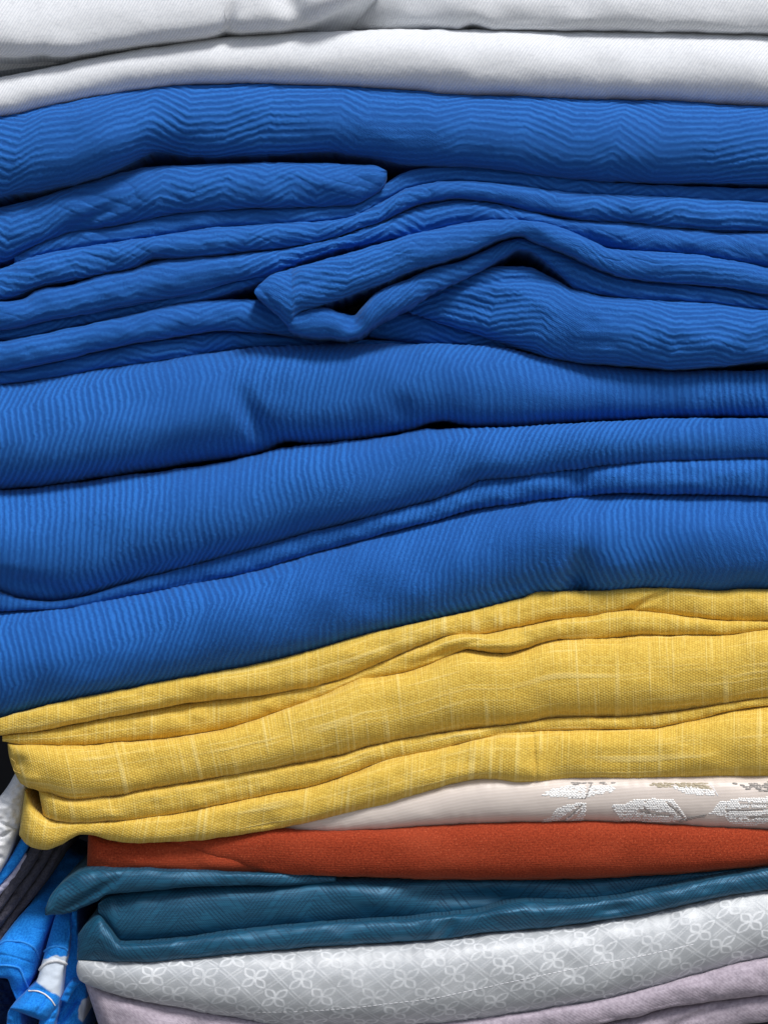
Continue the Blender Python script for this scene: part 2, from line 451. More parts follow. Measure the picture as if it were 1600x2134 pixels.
M_BLUE = mat_blue('royal blue crepe')
M_WHITE = mat_white(); M_YEL = mat_yellow(); M_BEIGE = mat_beige(); M_OR = mat_orange()
M_TEAL = mat_teal(); M_SIL = mat_silver(); M_LIL = mat_lilac()
M_SKY = mat_plain('bright sky blue cotton', (0.008, 0.17, 0.62), (0.020, 0.27, 0.80), white=(0.62, 0.70, 0.80))
M_HWHITE = mat_plain('white cotton', (0.60, 0.62, 0.65), (0.72, 0.74, 0.77))
M_GREY = mat_plain('charcoal grey cotton', (0.045, 0.045, 0.062), (0.075, 0.075, 0.10))
M_PALE = mat_plain('pale lilac cotton', (0.38, 0.38, 0.52), (0.48, 0.48, 0.62))
M_DARK = mat_simple('dark stained wood', (0.012, 0.010, 0.012), 0.7)
M_THREAD = mat_simple('white thread', (0.75, 0.76, 0.78), 0.5)
M_SATIN = mat_simple('shiny white embroidery thread', (0.84, 0.83, 0.81), 0.28, 0.6)
M_DKTHREAD = mat_simple('grey brown embroidery thread', (0.27, 0.25, 0.235), 0.4)
M_BRTHREAD = mat_simple('olive brown embroidery thread', (0.42, 0.36, 0.25), 0.4)
M_SEAM = mat_plain('sky blue seam cloth', (0.02, 0.22, 0.70), (0.05, 0.33, 0.85))

# ------------------------------------------------------------------ the setting: shelf board and dark wall behind
def box(name, x0, x1, y0, y1, z0, z1, mat):
    v = np.array([(x, y, z) for x in (x0, x1) for y in (y0, y1) for z in (z0, z1)], float)
    f = np.array([(0, 1, 3, 2), (4, 6, 7, 5), (0, 4, 5, 1), (2, 3, 7, 6), (0, 2, 6, 4), (1, 5, 7, 3)])
    o = mesh_obj(name, v, f, mat, smooth_=False)
    b = o.modifiers.new('bevel', 'BEVEL'); b.width = 0.002; b.segments = 2
    return o
w = box('wall', -0.9, 0.9, 0.34, 0.38, -0.8, 0.8, M_DARK); w['kind'] = 'structure'
sh = box('shelf', -0.9, 0.9, -0.01, 0.338, -0.345, -0.32, M_DARK); sh['kind'] = 'structure'
M_BOUNCE = mat_simple('pale dusty concrete', (0.25, 0.245, 0.235), 0.9, 0.2)
gr = box('ground', -6, 6, -6, 3, -1.06, -1.0, M_BOUNCE); gr['kind'] = 'structure'  # out of view, added to bounce sunlight up under the folds
BK = 0.30

def R_(pts, dx=0, dy=0): return [(x + dx, y + dy) for x, y in pts]
LX, RX = -150, 1760
def ext(pts, l=True, r=True):
    """carry an edge on past the frame"""
    p = list(pts)
    if l: p = [(LX, p[0][1] + (p[0][1] - p[1][1]) / (p[1][0] - p[0][0] + 1e-6) * (p[0][0] - LX) * 0.3)] + p
    if r: p = p + [(RX, p[-1][1] + (p[-1][1] - p[-2][1]) / (p[-1][0] - p[-2][0] + 1e-6) * (RX - p[-1][0]) * 0.3)]
    return p

# ------------------------------------------------------------------ white cloths at the top
blue_top = [(0,240),(100,218),(200,198),(300,182),(400,172),(500,170),(600,173),(700,177),(800,182),(880,188),(920,195),(1100,201),(1200,206),(1350,208),(1500,216),(1600,221)]
w2_top = [(0,158),(60,147),(125,134),(250,109),(450,79),(625,66),(800,61),(1000,60),(1200,62),(1400,64),(1600,69)]
t = thing('folded_fabric', 'uppermost white twill cloth with its folds running out of the top of the picture', 'fabric', None, 'folded white fabrics on top of the pile')
fold(t, ext([(0,-60),(400,-90),(780,-150)], r=False), ext([(0,121),(50,120),(90,116),(112,119),(250,102),(350,88),(450,73),(472,66),(500,69),(560,66),(625,59),(660,49),(690,34),(740,6),(790,-40)], r=False), M_WHITE, y0=-0.004, dr=0.30, dmax=0.028, step=3, caps=(True, True), R=150, back=BK, seed=3, skew=0.9, lump=0.0014, lumps=190,
     dents=[(600,0,26,70,-35,0.004),(475,50,14,40,10,0.003),(690,-20,60,30,-45,-0.003)], key='w1')
fold(t, [(560,-80),(1000,-70),(RX,-70)], [(560,60),(700,59),(820,57),(950,61),(985,51),(1030,61),(1300,64),(1600,68),(RX,70)], M_WHITE, y0=[(560,0.06),(740,0.045),(850,0.022),(1000,0.008),(1700,0.003)], dr=0.30, dmax=0.028, step=3, caps=(True, True), R=80, back=BK, seed=4, skew=0.7, lump=0.0018, lumps=160)
fold(t, [(LX,100),(0,112),(120,118),(200,108)], [(LX,150),(0,146),(80,137),(200,122)], M_WHITE, y0=0.022, dr=0.3, step=3, back=BK, seed=5)
t = thing('folded_fabric', 'white twill cloth in one smooth thick fold lying directly on the blue fabric', 'fabric', None, 'folded white fabrics on top of the pile')
fold(t, ext(w2_top), ext(R_(blue_top, 0, 4)), M_WHITE, y0=0.002, dr=0.55, dmax=0.030, step=2.6, caps=(True, True), R=150, back=BK, seed=6, lump=0.0014, lumps=150, p=2.0)

# ------------------------------------------------------------------ upper blue cloth, loosely folded
t = thing('folded_fabric', 'royal blue cloth with sideways zigzag ribs, loosely bunched, a rolled corner sticking out', 'fabric', None, 'royal blue folded fabrics')
b1b = [(0,407),(100,395),(200,370),(260,346),(300,326),(325,315),(360,320),(400,325),(450,327),(600,322),(650,318),(690,315),(720,322),(800,335),(850,344),(1000,350),(1100,362),(1200,375),(1300,380),(1400,382),(1600,382)]
fold(t, ext(blue_top), ext(b1b), M_BLUE, y0=[(-150,0.0),(200,-0.006),(330,0.000),(700,0.001),(1100,-0.002),(1600,-0.002)], dr=0.46, dmax=0.026, p=2.0, step=2.1, caps=(True, True), R=120, back=BK, seed=11, lump=0.0009, lumps=120,
     relief=crepe(True, 0.0046, 0.0085, 21, 0.00044), dents=[(330,335,75,20,-32,0.006),(250,300,120,40,-25,-0.003),(560,300,120,20,2,-0.001)])
fold(t, ext([(0,432),(60,418),(125,398),(200,374),(300,350),(425,342),(550,339),(700,340),(780,344),(806,356)], r=False),
     ext([(0,548),(50,524),(100,502),(150,485),(240,471),(300,459),(360,446),(450,438),(500,433),(600,433),(690,431),(735,428),(760,415),(800,385),(806,366)], r=False), M_BLUE, y0=[(-150,0.008),(100,0.006),(300,0.004),(600,0.002),(806,0.003)], dr=0.50, dmax=0.020, p=2.1, step=2.1, caps=(True, True), R=45, back=BK, seed=12, pucker=0.0003,
     relief=crepe(True, 0.0048, 0.0075, 24, 0.00046, 0.012, 0.022), dents=[(190,455,60,14,-25,0.004),(650,400,60,20,20,0.0015)], lump=0.001)
f3t = [(30,535),(100,500),(150,483),(240,470),(360,445),(450,436),(600,432),(735,426),(770,408),(800,385),(830,365),(875,350),(950,345),(1050,352),(1250,377),(1450,388),(1600,393)]
f3b = [(30,548),(100,526),(250,503),(350,487),(425,476),(600,464),(700,458),(760,440),(800,418),(850,392),(900,380),(950,377),(1050,382),(1150,397),(1300,407),(1400,411),(1600,421)]
fold(t, ext(f3t, l=False), ext(R_(f3b,0,3), l=False), M_BLUE, y0=[(30,0.014),(400,0.011),(760,0.010),(900,0.012),(1600,0.012)], dr=0.5, dmax=0.014, step=2.1, caps=(True, True), R=60, back=BK, seed=13, pucker=0.0003, relief=crepe(True, 0.0042, 0.004, 27, 0.00034), lump=0.0008)
f4b = [(0,625),(30,620),(75,600),(200,573),(280,556),(320,539),(380,537),(450,530),(550,521),(650,506),(750,475),(800,460),(850,434),(900,418),(950,413),(1000,417),(1050,425),(1100,438),(1150,447),(1225,460),(1300,463),(1375,472),(1500,481),(1600,482)]
f4t = [(0,562),(50,540),(100,528),(125,523),(250,503),(350,487),(425,476),(600,464),(700,458),(760,440),(800,418),(850,392),(900,380),(950,377),(1050,382),(1150,397),(1300,407),(1400,411),(1600,421)]
fold(t, ext(f4t), ext(f4b), M_BLUE, y0=[(-150,0.004),(200,0.003),(700,0.006),(1000,0.006),(1600,0.005)], dr=0.56, dmax=0.018, p=2.0, step=2.1, caps=(True, True), R=60, back=BK, seed=14, pucker=0.0003, relief=crepe(True, 0.0045, 0.005, 30, 0.00044), dents=[(320,545,35,12,-20,0.003)], lump=0.001)
f5t = [(0,628),(50,621),(75,604),(150,592),(200,577),(280,559),(320,545),(400,536),(550,526),(650,509),(750,480),(800,464),(850,438),(900,423),(950,417),(1025,424),(1100,440),(1200,460),(1300,464),(1450,479),(1525,485),(1600,484)]
f5b = [(0,688),(100,668),(200,650),(300,631),(400,612),(475,590),(550,572),(650,536),(750,508),(800,500),(900,484),(990,466),(1050,462),(1125,468),(1175,480),(1250,514),(1350,526),(1450,536),(1600,560)]
fold(t, ext(f5t), ext(f5b), M_BLUE, y0=[(-150,0.002),(200,0.002),(500,0.005),(1000,0.008),(1600,0.003)], dr=0.56, dmax=0.018, p=2.0, step=2.1, caps=(True, True), R=60, back=BK, seed=15, pucker=0.0003, relief=crepe(True, 0.0046, 0.0058, 33, 0.00044), lump=0.001,
     dents=[(1240,500,50,14,25,0.003)])
f6t = [(0,686),(100,667),(200,649),(300,630),(400,610),(475,588),(560,565)]
f6b = [(0,708),(100,692),(150,681),(250,660),(350,638),(425,624),(500,602),(560,580)]
fold(t, ext(f6t, r=False), ext(f6b, r=False), M_BLUE, y0=0.013, dr=0.5, step=2.3, caps=(True, True), R=60, back=BK, seed=16, pucker=0.0003, relief=crepe(True, 0.004, 0.004, 36, 0.0003), lump=0.0006)
f7t = [(0,711),(100,693),(250,661),(350,637),(425,626),(530,625),(640,640),(760,660)]
f7b = [(0,773),(100,756),(200,731),(300,711),(400,696),(470,686),(520,690),(575,696),(640,702),(760,700)]
fold(t, ext(f7t, r=False), ext(f7b, r=False), M_BLUE, y0=[(-150,0.002),(300,0.004),(500,0.010),(760,0.016)], dr=0.56, dmax=0.018, p=2.0, step=2.1, caps=(True, True), R=60, back=BK, seed=17, pucker=0.0003, relief=crepe(True, 0.0046, 0.0065, 39, 0.00034), lump=0.001)
fold(t, ext([(0,775),(100,758),(200,733),(400,699),(470,689),(640,704),(900,712)], r=False), ext([(0,800),(150,780),(250,763),(400,743),(500,728),(600,722),(900,724)], r=False), M_BLUE, y0=[(-150,0.011),(300,0.013),(500,0.022),(900,0.03)], dr=0.5, step=2.3, caps=(True, True), R=60, back=BK, seed=18, pucker=0.0003, relief=crepe(True, 0.0043, 0.005, 42, 0.0003), lump=0.0006)
# pillow at the right, under the rolled corner
ct = [(850,640),(900,608),(950,580),(1000,564),(1050,554),(1100,556),(1150,578),(1195,602),(1250,615),(1350,625),(1450,629),(1550,640),(1600,646)]
cb = [(850,648),(950,682),(1050,715),(1100,730),(1175,751),(1250,757),(1325,762),(1400,769),(1450,767),(1600,752)]
fold(t, ext(ct, l=False), ext(cb, l=False), M_BLUE, y0=[(850,0.022),(950,0.012),(1100,0.004),(1400,-0.003),(1700,-0.001)], dr=0.40, dmax=0.018, p=2.3, step=2.1, caps=(True, True), R=90, back=BK, seed=19, relief=crepe(True, 0.0042, 0.0080, 45, 0.00044, 0.014, 0.028),
     dents=[(1030,588,110,10,-6,0.003),(1000,640,80,26,-10,0.002),(1420,700,140,34,4,-0.002)], lump=0.0012)
fold(t, [(770,672),(830,650),(900,650),(960,675),(1080,718)], [(770,700),(840,712),(880,718),(960,722),(1080,726)], M_BLUE, y0=0.024, dr=0.4, step=2.5, caps=(True, True), R=50, back=BK, seed=20, pucker=0.0003, relief=crepe(True, 0.0045, 0.006, 48, 0.00035))
# rolled corner: lower band, then upper band
at = [(530,604),(545,588),(565,573),(600,562),(675,540),(750,520),(825,498),(900,478),(990,461),(1050,456),(1125,462),(1175,475),(1220,495),(1250,510),(1265,518),(1350,522),(1450,532),(1550,547),(1600,557)]
ab = [(530,610),(545,626),(575,653),(598,677),(607,683),(615,664),(628,648),(675,634),(725,617),(800,590),(850,568),(900,551),(975,529),(1050,493),(1085,486),(1110,499),(1150,515),(1200,536),(1250,560),(1325,580),(1400,588),(1500,596),(1600,612)]
bt = [(600,652),(625,650),(650,643),(675,641),(712,652),(737,656),(752,642),(775,618),(800,600),(850,581),(900,560),(975,538),(1050,503),(1085,496),(1110,505),(1150,520),(1200,540),(1250,564),(1325,584),(1400,592),(1500,599),(1600,615)]
bb = [(600,684),(612,691),(630,697),(675,702),(725,704),(745,700),(775,680),(825,652),(850,640),(900,609),(1000,565),(1050,536),(1085,520),(1100,522),(1150,560),(1180,585),(1195,600),(1250,612),(1325,625),(1450,631),(1550,641),(1600,646)]
fold(t, ext(bt, l=False), ext(bb, l=False), M_BLUE, y0=[(600,-0.005),(740,-0.008),(900,0.000),(1090,0.010),(1200,0.008),(1600,0.006)], dr=0.50, dmax=0.014, p=2.3, step=2.0, caps=(True, True), R=14, back=0.06, seed=22, pucker=0.0003, relief=crepe(True, 0.0040, 0.0025, 51, 0.00036, 0.02, 0.05), lump=0.0006,
     dents=[(735,665,22,26,15,0.005)])
fold(t, ext(at, l=False), ext(ab, l=False), M_BLUE, y0=[(530,-0.008),(700,-0.012),(900,-0.008),(1080,-0.001),(1250,-0.001),(1600,-0.001)], dr=0.46, dmax=0.018, p=2.3, step=2.0, caps=(True, True), R=40, back=0.06, seed=23, pucker=0.0003, relief=crepe(True, 0.0038, 0.0022, 54, 0.00034, 0.02, 0.05), lump=0.0007,
     dents=[(1110,490,30,14,40,0.002),(572,636,5,44,-42,0.0012),(640,590,70,7,-18,0.0007)])

# ------------------------------------------------------------------ lower blue cloth, ribs running up and down
t = thing('folded_fabric', 'royal blue cloth with upright ribs, folded smoothly, lying directly on the yellow linen', 'fabric', None, 'royal blue folded fabrics')
l1t = [(0,797),(150,777),(250,760),(400,740),(500,727),(600,720),(740,716),(900,716),(1000,720),(1050,725),(1100,736),(1175,752),(1300,766),(1400,772),(1600,772)]
l1b = [(0,1020),(100,1010),(200,996),(300,981),(400,965),(500,950),(550,938),(600,918),(650,922),(725,916),(800,906),(850,896),(895,880),(925,875),(960,884),(1025,889),(1100,886),(1250,876),(1400,868),(1600,866)]
UP = lambda seed, **k: crepe(False, 0.0040, 0.0105, seed, 0.00030, 0.014, 0.045, calm=0.7, zz=0.72, **k)
fold(t, ext(l1t), ext(l1b), M_BLUE, y0=[(-150,0.0),(200,-0.004),(600,-0.001),(1000,0.001),(1300,0.010),(1600,0.010)], dr=0.46, dmax=0.028, p=2.0, step=2.1, caps=(True, True), R=120, back=BK, seed=31, relief=UP(61, tilt=0.03), lump=0.0026, lumps=230,
     dents=[(525,868,58,24,62,0.0055),(560,905,34,30,20,0.003),(835,855,30,34,-20,0.003),(700,850,50,60,20,-0.002),(420,860,80,60,0,-0.002)])
l2t = [(0,1023),(250,993),(500,956),(600,932),(725,919),(800,911),(900,893),(1025,892),(1250,879),(1400,872),(1600,871)]
l2b = [(0,1238),(40,1250),(100,1256),(150,1250),(300,1207),(400,1181),(500,1152),(650,1111),(800,1072),(900,1045),(975,1016),(1000,1003),(1075,995),(1200,978),(1400,961),(1600,956)]
fold(t, ext(l2t), ext(l2b), M_BLUE, y0=[(-150,0.0),(200,-0.006),(600,-0.003),(1000,0.0),(1600,0.001)], dr=0.46, dmax=0.030, p=2.0, step=2.1, caps=(True, True), R=120, back=BK, seed=32, relief=UP(64, tilt=0.03), lump=0.0026, lumps=250,
     dents=[(60,1215,90,16,12,0.004),(985,1000,30,20,-10,0.002)])
l3b = [(0,1270),(125,1265),(250,1245),(350,1225),(500,1196),(650,1152),(800,1110),(900,1083),(1000,1056),(1100,1042),(1200,1031),(1300,1025),(1450,1027),(1600,1030)]
l3t = [(0,1236),(40,1248),(100,1254),(150,1248),(300,1205),(400,1179),(500,1150),(650,1109),(800,1070),(900,1043),(975,1014),(1000,1001),(1075,993),(1200,976),(1400,959),(1600,954)]
fold(t, ext(l3t), ext(R_(l3b,0,3)), M_BLUE, y0=[(-150,0.006),(400,0.008),(900,0.006),(1150,0.006),(1200,0.007),(1280,0.003),(1600,0.002)], dr=0.48, dmax=0.018, p=2.3, step=2.1, caps=(True, True), R=80, back=BK, seed=33, relief=UP(67, tilt=0.03), lump=0.001,
     dents=[(1205,1005,16,30,20,0.003)])
l4b = [(0,1497),(100,1472),(200,1451),(300,1431),(450,1403),(600,1371),(800,1316),(875,1300),(950,1283),(1025,1265),(1090,1246),(1125,1234),(1180,1233),(1250,1233),(1350,1226),(1450,1231),(1500,1233),(1550,1229),(1600,1229)]
fold(t, ext(l3b), ext(l4b), M_BLUE, y0=[(-150,0.0),(200,-0.008),(600,-0.006),(1000,-0.003),(1600,-0.002)], dr=0.46, dmax=0.030, p=2.0, step=2.1, caps=(True, True), R=120, back=BK, seed=34, relief=UP(70, tilt=0.03), lump=0.0026, lumps=230,
     dents=[(1205,1215,26,52,4,0.009),(1165,1190,22,50,30,-0.002),(1560,1215,40,20,0,0.003),(1300,1190,50,40,0,-0.002)])

# ------------------------------------------------------------------ yellow linen
t = thing('folded_fabric', 'mustard yellow slub linen cloth in several soft folds under the blue fabric', 'fabric', None)
y1b = [(0,1533),(100,1521),(200,1501),(270,1488),(350,1473),(425,1461),(525,1453),(600,1441),(700,1421),(800,1380),(900,1338),(940,1326),(1000,1325),(1075,1313),(1150,1296),(1225,1288),(1300,1274),(1400,1283),(1500,1296),(1600,1298)]
y1t = [(-15,1502)] + [(x, y - 2) for x, y in l4b[1:]]
fold(t, ext(y1t, l=False), ext([(-15,1535)] + y1b[1:], l=False), M_YEL, y0=[(-15,0.004),(100,0.000),(800,0.003),(1300,0.010),(1600,0.008)], dr=0.46, dmax=0.014, p=2.5, step=2.6, caps=(True, True), R=50, back=BK, seed=41, relief=yellow_pat(101), lump=0.0010, dents=[(1330,1262,70,7,-28,0.003)])
y2b = [(5,1546),(75,1555),(150,1556),(250,1550),(375,1540),(450,1527),(525,1505),(600,1478),(675,1451),(725,1427),(755,1415),(800,1411),(850,1401),(900,1382),(950,1360),(975,1353),(1000,1357),(1050,1361),(1090,1353),(1125,1341),(1175,1331),(1250,1331),(1350,1325),(1500,1325),(1600,1313)]
fold(t, ext([(5,1534)] + R_(y1b[1:],0,-2), l=False), ext(y2b, l=False), M_YEL, y0=[(5,0.008),(150,0.004),(700,0.007),(1050,0.002),(1300,0.007),(1600,0.007)], dr=0.46, dmax=0.014, p=2.5, step=2.6, caps=(True, True), R=50, back=BK, seed=42, relief=yellow_pat(105), lump=0.0012,
     dents=[(930,1360,60,8,-20,0.003),(1050,1345,40,14,0,-0.002)])
y3b = [(42,1632),(60,1642),(100,1652),(150,1667),(225,1663),(300,1646),(400,1631),(500,1613),(600,1596),(700,1578),(800,1551),(900,1533),(1000,1521),(1100,1508),(1150,1499),(1300,1496),(1400,1486),(1500,1471),(1600,1456)]
fold(t, ext([(16,1550)] + R_(y2b[1:],0,-2), l=False), ext(y3b, l=False), M_YEL, y0=[(16,0.002),(150,-0.004),(600,-0.004),(1200,-0.003),(1600,-0.002)], dr=0.40, dmax=0.020, p=2.5, step=2.6, caps=(True, True), R=46, back=BK, seed=43, key='y3', relief=yellow_pat(109), lump=0.0014, lumps=140,
     dents=[(40,1590,14,14,0,0.003),(60,1625,20,12,0,-0.002)], endcurve=6)
y4b = [(90,1700),(110,1710),(150,1716),(250,1711),(350,1701),(450,1681),(550,1661),(650,1641),(750,1606),(800,1586),(900,1566),(1000,1541),(1075,1526),(1150,1523),(1250,1523),(1350,1520),(1450,1501),(1525,1481),(1600,1471)]
y4t = [(80,1646),(100,1650),(150,1665),(225,1661),(300,1644),(400,1629),(500,1611),(600,1594),(700,1576),(800,1549),(900,1531),(1000,1519),(1100,1506),(1150,1497),(1300,1494),(1400,1484),(1500,1469),(1600,1454)]
fold(t, ext(y4t, l=False), ext(y4b, l=False), M_YEL, y0=[(80,0.004),(200,0.0),(600,0.001),(1000,0.004),(1600,0.006)], dr=0.44, dmax=0.014, p=2.5, step=2.6, caps=(True, True), R=36, back=BK, seed=44, relief=yellow_pat(113), lump=0.0010, dents=[(140,1660,60,10,10,0.002)])
y5b = [(40,1742),(52,1758),(70,1768),(98,1771),(125,1762),(150,1748),(170,1739),(190,1740),(225,1751),(275,1758),(400,1753),(500,1741),(600,1723),(700,1701),(800,1680),(875,1656),(950,1633),(1010,1625),(1040,1628),(1075,1635),(1125,1636),(1175,1628),(1225,1623),(1350,1625),(1500,1625),(1600,1624)]
y5t = [(52,1648),(80,1690),(110,1708),(150,1714),(250,1709),(350,1699),(450,1679),(550,1659),(650,1639),(750,1604),(800,1584),(900,1564),(1000,1539),(1075,1524),(1150,1521),(1250,1521),(1350,1518),(1450,1499),(1525,1479),(1600,1469)]
fold(t, ext(y5t, l=False), ext(y5b, l=False), M_YEL, y0=[(40,0.006),(150,0.004),(400,-0.001),(1000,-0.002),(1600,-0.001)], dr=0.40, dmax=0.016, p=2.5, step=2.6, caps=(True, True), R=40, back=BK, seed=45, relief=yellow_pat(117), lump=0.0014, lumps=110,
     dents=[(1114,1580,4,70,-4,0.0012),(1095,1600,30,40,0,-0.002),(950,1580,60,30,-10,0.002)])

# ------------------------------------------------------------------ beige satin with embroidered leaves
bsb = [(570,1716),(590,1727),(625,1733),(700,1734),(800,1729),(900,1723),(1000,1718),(1100,1715),(1225,1713),(1300,1715),(1400,1721),(1500,1729),(1600,1732)]
bst = [(570,1712),(600,1700),(700,1682),(800,1664),(875,1645),(950,1625),(1010,1616),(1040,1616),(1175,1614),(1350,1612),(1500,1612),(1600,1612)]
t_bs = t = thing('folded_fabric', 'pale beige satin cloth with shiny woven leaves, between the yellow linen and the orange cloth', 'fabric', None)
fold(t, ext(bst, l=False), ext(bsb, l=False), M_BEIGE, y0=[(570,0.010),(700,0.004),(1100,0.0),(1600,0.0)], dr=0.42, dmax=0.014, p=2.1, step=2.6, caps=(True, True), R=50, back=BK, seed=51, lump=0.0006, lumps=150, key='beige')

def stitches(name, parent, key, items, mat, label=None):
    """items: (px, py, half length, half height, angle) little raised thread floats on a fold"""
    V = []; F = []
    for (x, y, a, b, ang) in items:
        w, n = on_fold(key, x, y)
        c, s = math.cos(ang), math.sin(ang)
        n = n / np.linalg.norm(n)
        tx = np.array([c, 0, s]); tx = tx - n * tx.dot(n); tx /= np.linalg.norm(tx)
        ty = np.cross(n, tx)
        a *= PXM; b *= PXM; base = len(V)
        for i in (-1.0, -0.55, 0.55, 1.0):
            k = 0.25 if abs(i) == 1 else 1.0
            for q in (-1, -0.5, 0.5, 1):
                hh = 0.0 if abs(q) == 1 else b * 0.45 * k
                V.append(w + tx * a * i + ty * b * q * k + n * (hh + 0.00003))
        for i in range(3):
            for q in range(3):
                v = base + i * 4 + q; F.append((v, v + 1, v + 5, v + 4))
    F = np.array(F); V = np.array(V)
    o = mesh_obj(name, V, F[:, ::-1], mat, parent)
    # make sure normals point out
    e = np.cross(V[F[0][1]] - V[F[0][0]], V[F[0][3]] - V[F[0][0]])
    if label: o['label'] = label
    return o

from math import hypot
def leaf_items(outline, seed, dx=7.0, dy=5.0, ang=0.0, drop=0.03, holes=(), jit=0.8):
    r = random.Random(seed)
    xs = [p[0] for p in outline]; ys = [p[1] for p in outline]
    def inside(x, y):
        c = False; j = len(outline) - 1
        for i in range(len(outline)):
            xi, yi = outline[i]; xj, yj = outline[j]
            if (yi > y) != (yj > y) and x < (xj - xi) * (y - yi) / (yj - yi) + xi: c = not c
            j = i
        return c
    out = []; row = 0; y = min(ys)
    while y < max(ys):
        x = min(xs) + (row % 2) * dx / 2
        while x < max(xs):
            xx = x + r.uniform(-jit, jit); yy = y + r.uniform(-jit, jit) * 0.6
            ok = inside(xx, yy) and r.random() > drop
            for (a, b, c, d, w) in holes:       # dark vein lines left free
                t_ = max(0, min(1, ((xx - a) * (c - a) + (yy - b) * (d - b)) / ((c - a) ** 2 + (d - b) ** 2)))
                if hypot(xx - a - t_ * (c - a), yy - b - t_ * (d - b)) < w: ok = False
            if ok: out.append((xx, yy, dx * 0.56 * r.uniform(0.8, 1.15), dy * 0.60, ang + r.uniform(-0.15, 0.15)))
            x += dx
        y += dy; row += 1
    return out
def line_items(pts, half=5, h=1.6, n=None):
    out = []
    for (a, b), (c, d) in zip(pts[:-1], pts[1:]):
        L = hypot(c - a, d - b); k = max(1, int(L / (half * 1.5)))
        for i in range(k):
            f = (i + .5) / k; out.append((a + (c - a) * f, b + (d - b) * f, half, h, math.atan2(-(d - b), c - a)))
    return out
leafA = [(1128,1658),(1150,1644),(1190,1637),(1236,1636),(1282,1640),(1278,1652),(1240,1656),(1228,1664),(1196,1664),(1160,1662)]
leafB = [(1122,1716),(1150,1700),(1160,1686),(1190,1676),(1222,1672),(1220,1695),(1214,1712)]
leafC = [(1274,1677),(1300,1676),(1318,1668),(1360,1665),(1404,1668),(1424,1694),(1432,1708),(1400,1714),(1330,1713),(1292,1710)]
leafD = [(1478,1696),(1500,1672),(1545,1664),(1600,1662),(1660,1668),(1660,1712),(1600,1716),(1560,1722),(1520,1716),(1510,1702)]
leafE = [(1400,1640),(1440,1640),(1490,1650),(1488,1658),(1430,1656)]
for k, (ol, holes, sd) in enumerate([
        (leafA, [(1225,1632,1222,1668,2.5)], 1), (leafB, [(1160,1716,1212,1680,3),(1185,1716,1208,1690,2)], 2),
        (leafC, [(1330,1690,1400,1700,3.5),(1390,1672,1424,1704,3),(1340,1682,1358,1697,2.5)], 3),
        (leafD, [(1512,1690,1640,1684,3),(1540,1674,1610,1676,2.5),(1560,1704,1640,1700,3)], 4), (leafE, [], 5)]):
    stitches('embroidered_leaf', t, 'beige', leaf_items(ol, sd, dx=5.0 if k else 7.0, dy=3.4 if k else 3.0, holes=holes, ang=0.12), M_SATIN)
stitches('embroidered_leaf', t, 'beige', leaf_items([(1176,1631),(1240,1632),(1300,1629),(1284,1634),(1240,1636),(1190,1635)], 8, 12, 3.0, drop=0.3), M_DKTHREAD, 'dark grey threads at the top of the woven leaves')
stitches('embroidered_leaf', t, 'beige', leaf_items([(1345,1634),(1400,1630),(1470,1632),(1480,1644),(1440,1642),(1400,1642),(1370,1640)], 9, 12, 3.4), M_BRTHREAD, 'olive brown woven leaf just under the yellow linen')
stitches('embroidered_leaf', t, 'beige', leaf_items([(1525,1632),(1600,1630),(1680,1632),(1680,1646),(1600,1652),(1555,1646)], 10, 11, 3.6, drop=0.25), M_DKTHREAD, 'dark woven leaf at the right end of the satin')
stitches('stem', t, 'beige', line_items([(1410,1712),(1440,1704),(1472,1698)]) + line_items([(1414,1715),(1442,1707),(1470,1701)]), M_DKTHREAD)
stitches('stem', t, 'beige', line_items([(1232,1634),(1226,1650),(1218,1666)]) + line_items([(1172,1714),(1190,1700),(1206,1684),(1214,1674)]) + line_items([(1188,1662),(1216,1664)]), M_DKTHREAD)
stitches('stem', t, 'beige', line_items([(1334,1690),(1356,1696),(1398,1700)]) + line_items([(1390,1674),(1410,1690),(1424,1704)]) + line_items([(1342,1683),(1356,1696)]), M_DKTHREAD)
stitches('stem', t, 'beige', line_items([(1514,1690),(1560,1688),(1640,1684)]) + line_items([(1542,1676),(1610,1676)]) + line_items([(1562,1704),(1640,1700)]), M_DKTHREAD)
stitches('stem', t, 'beige', line_items([(1476,1628),(1486,1642),(1496,1660)], 5, 1.1), M_THREAD)

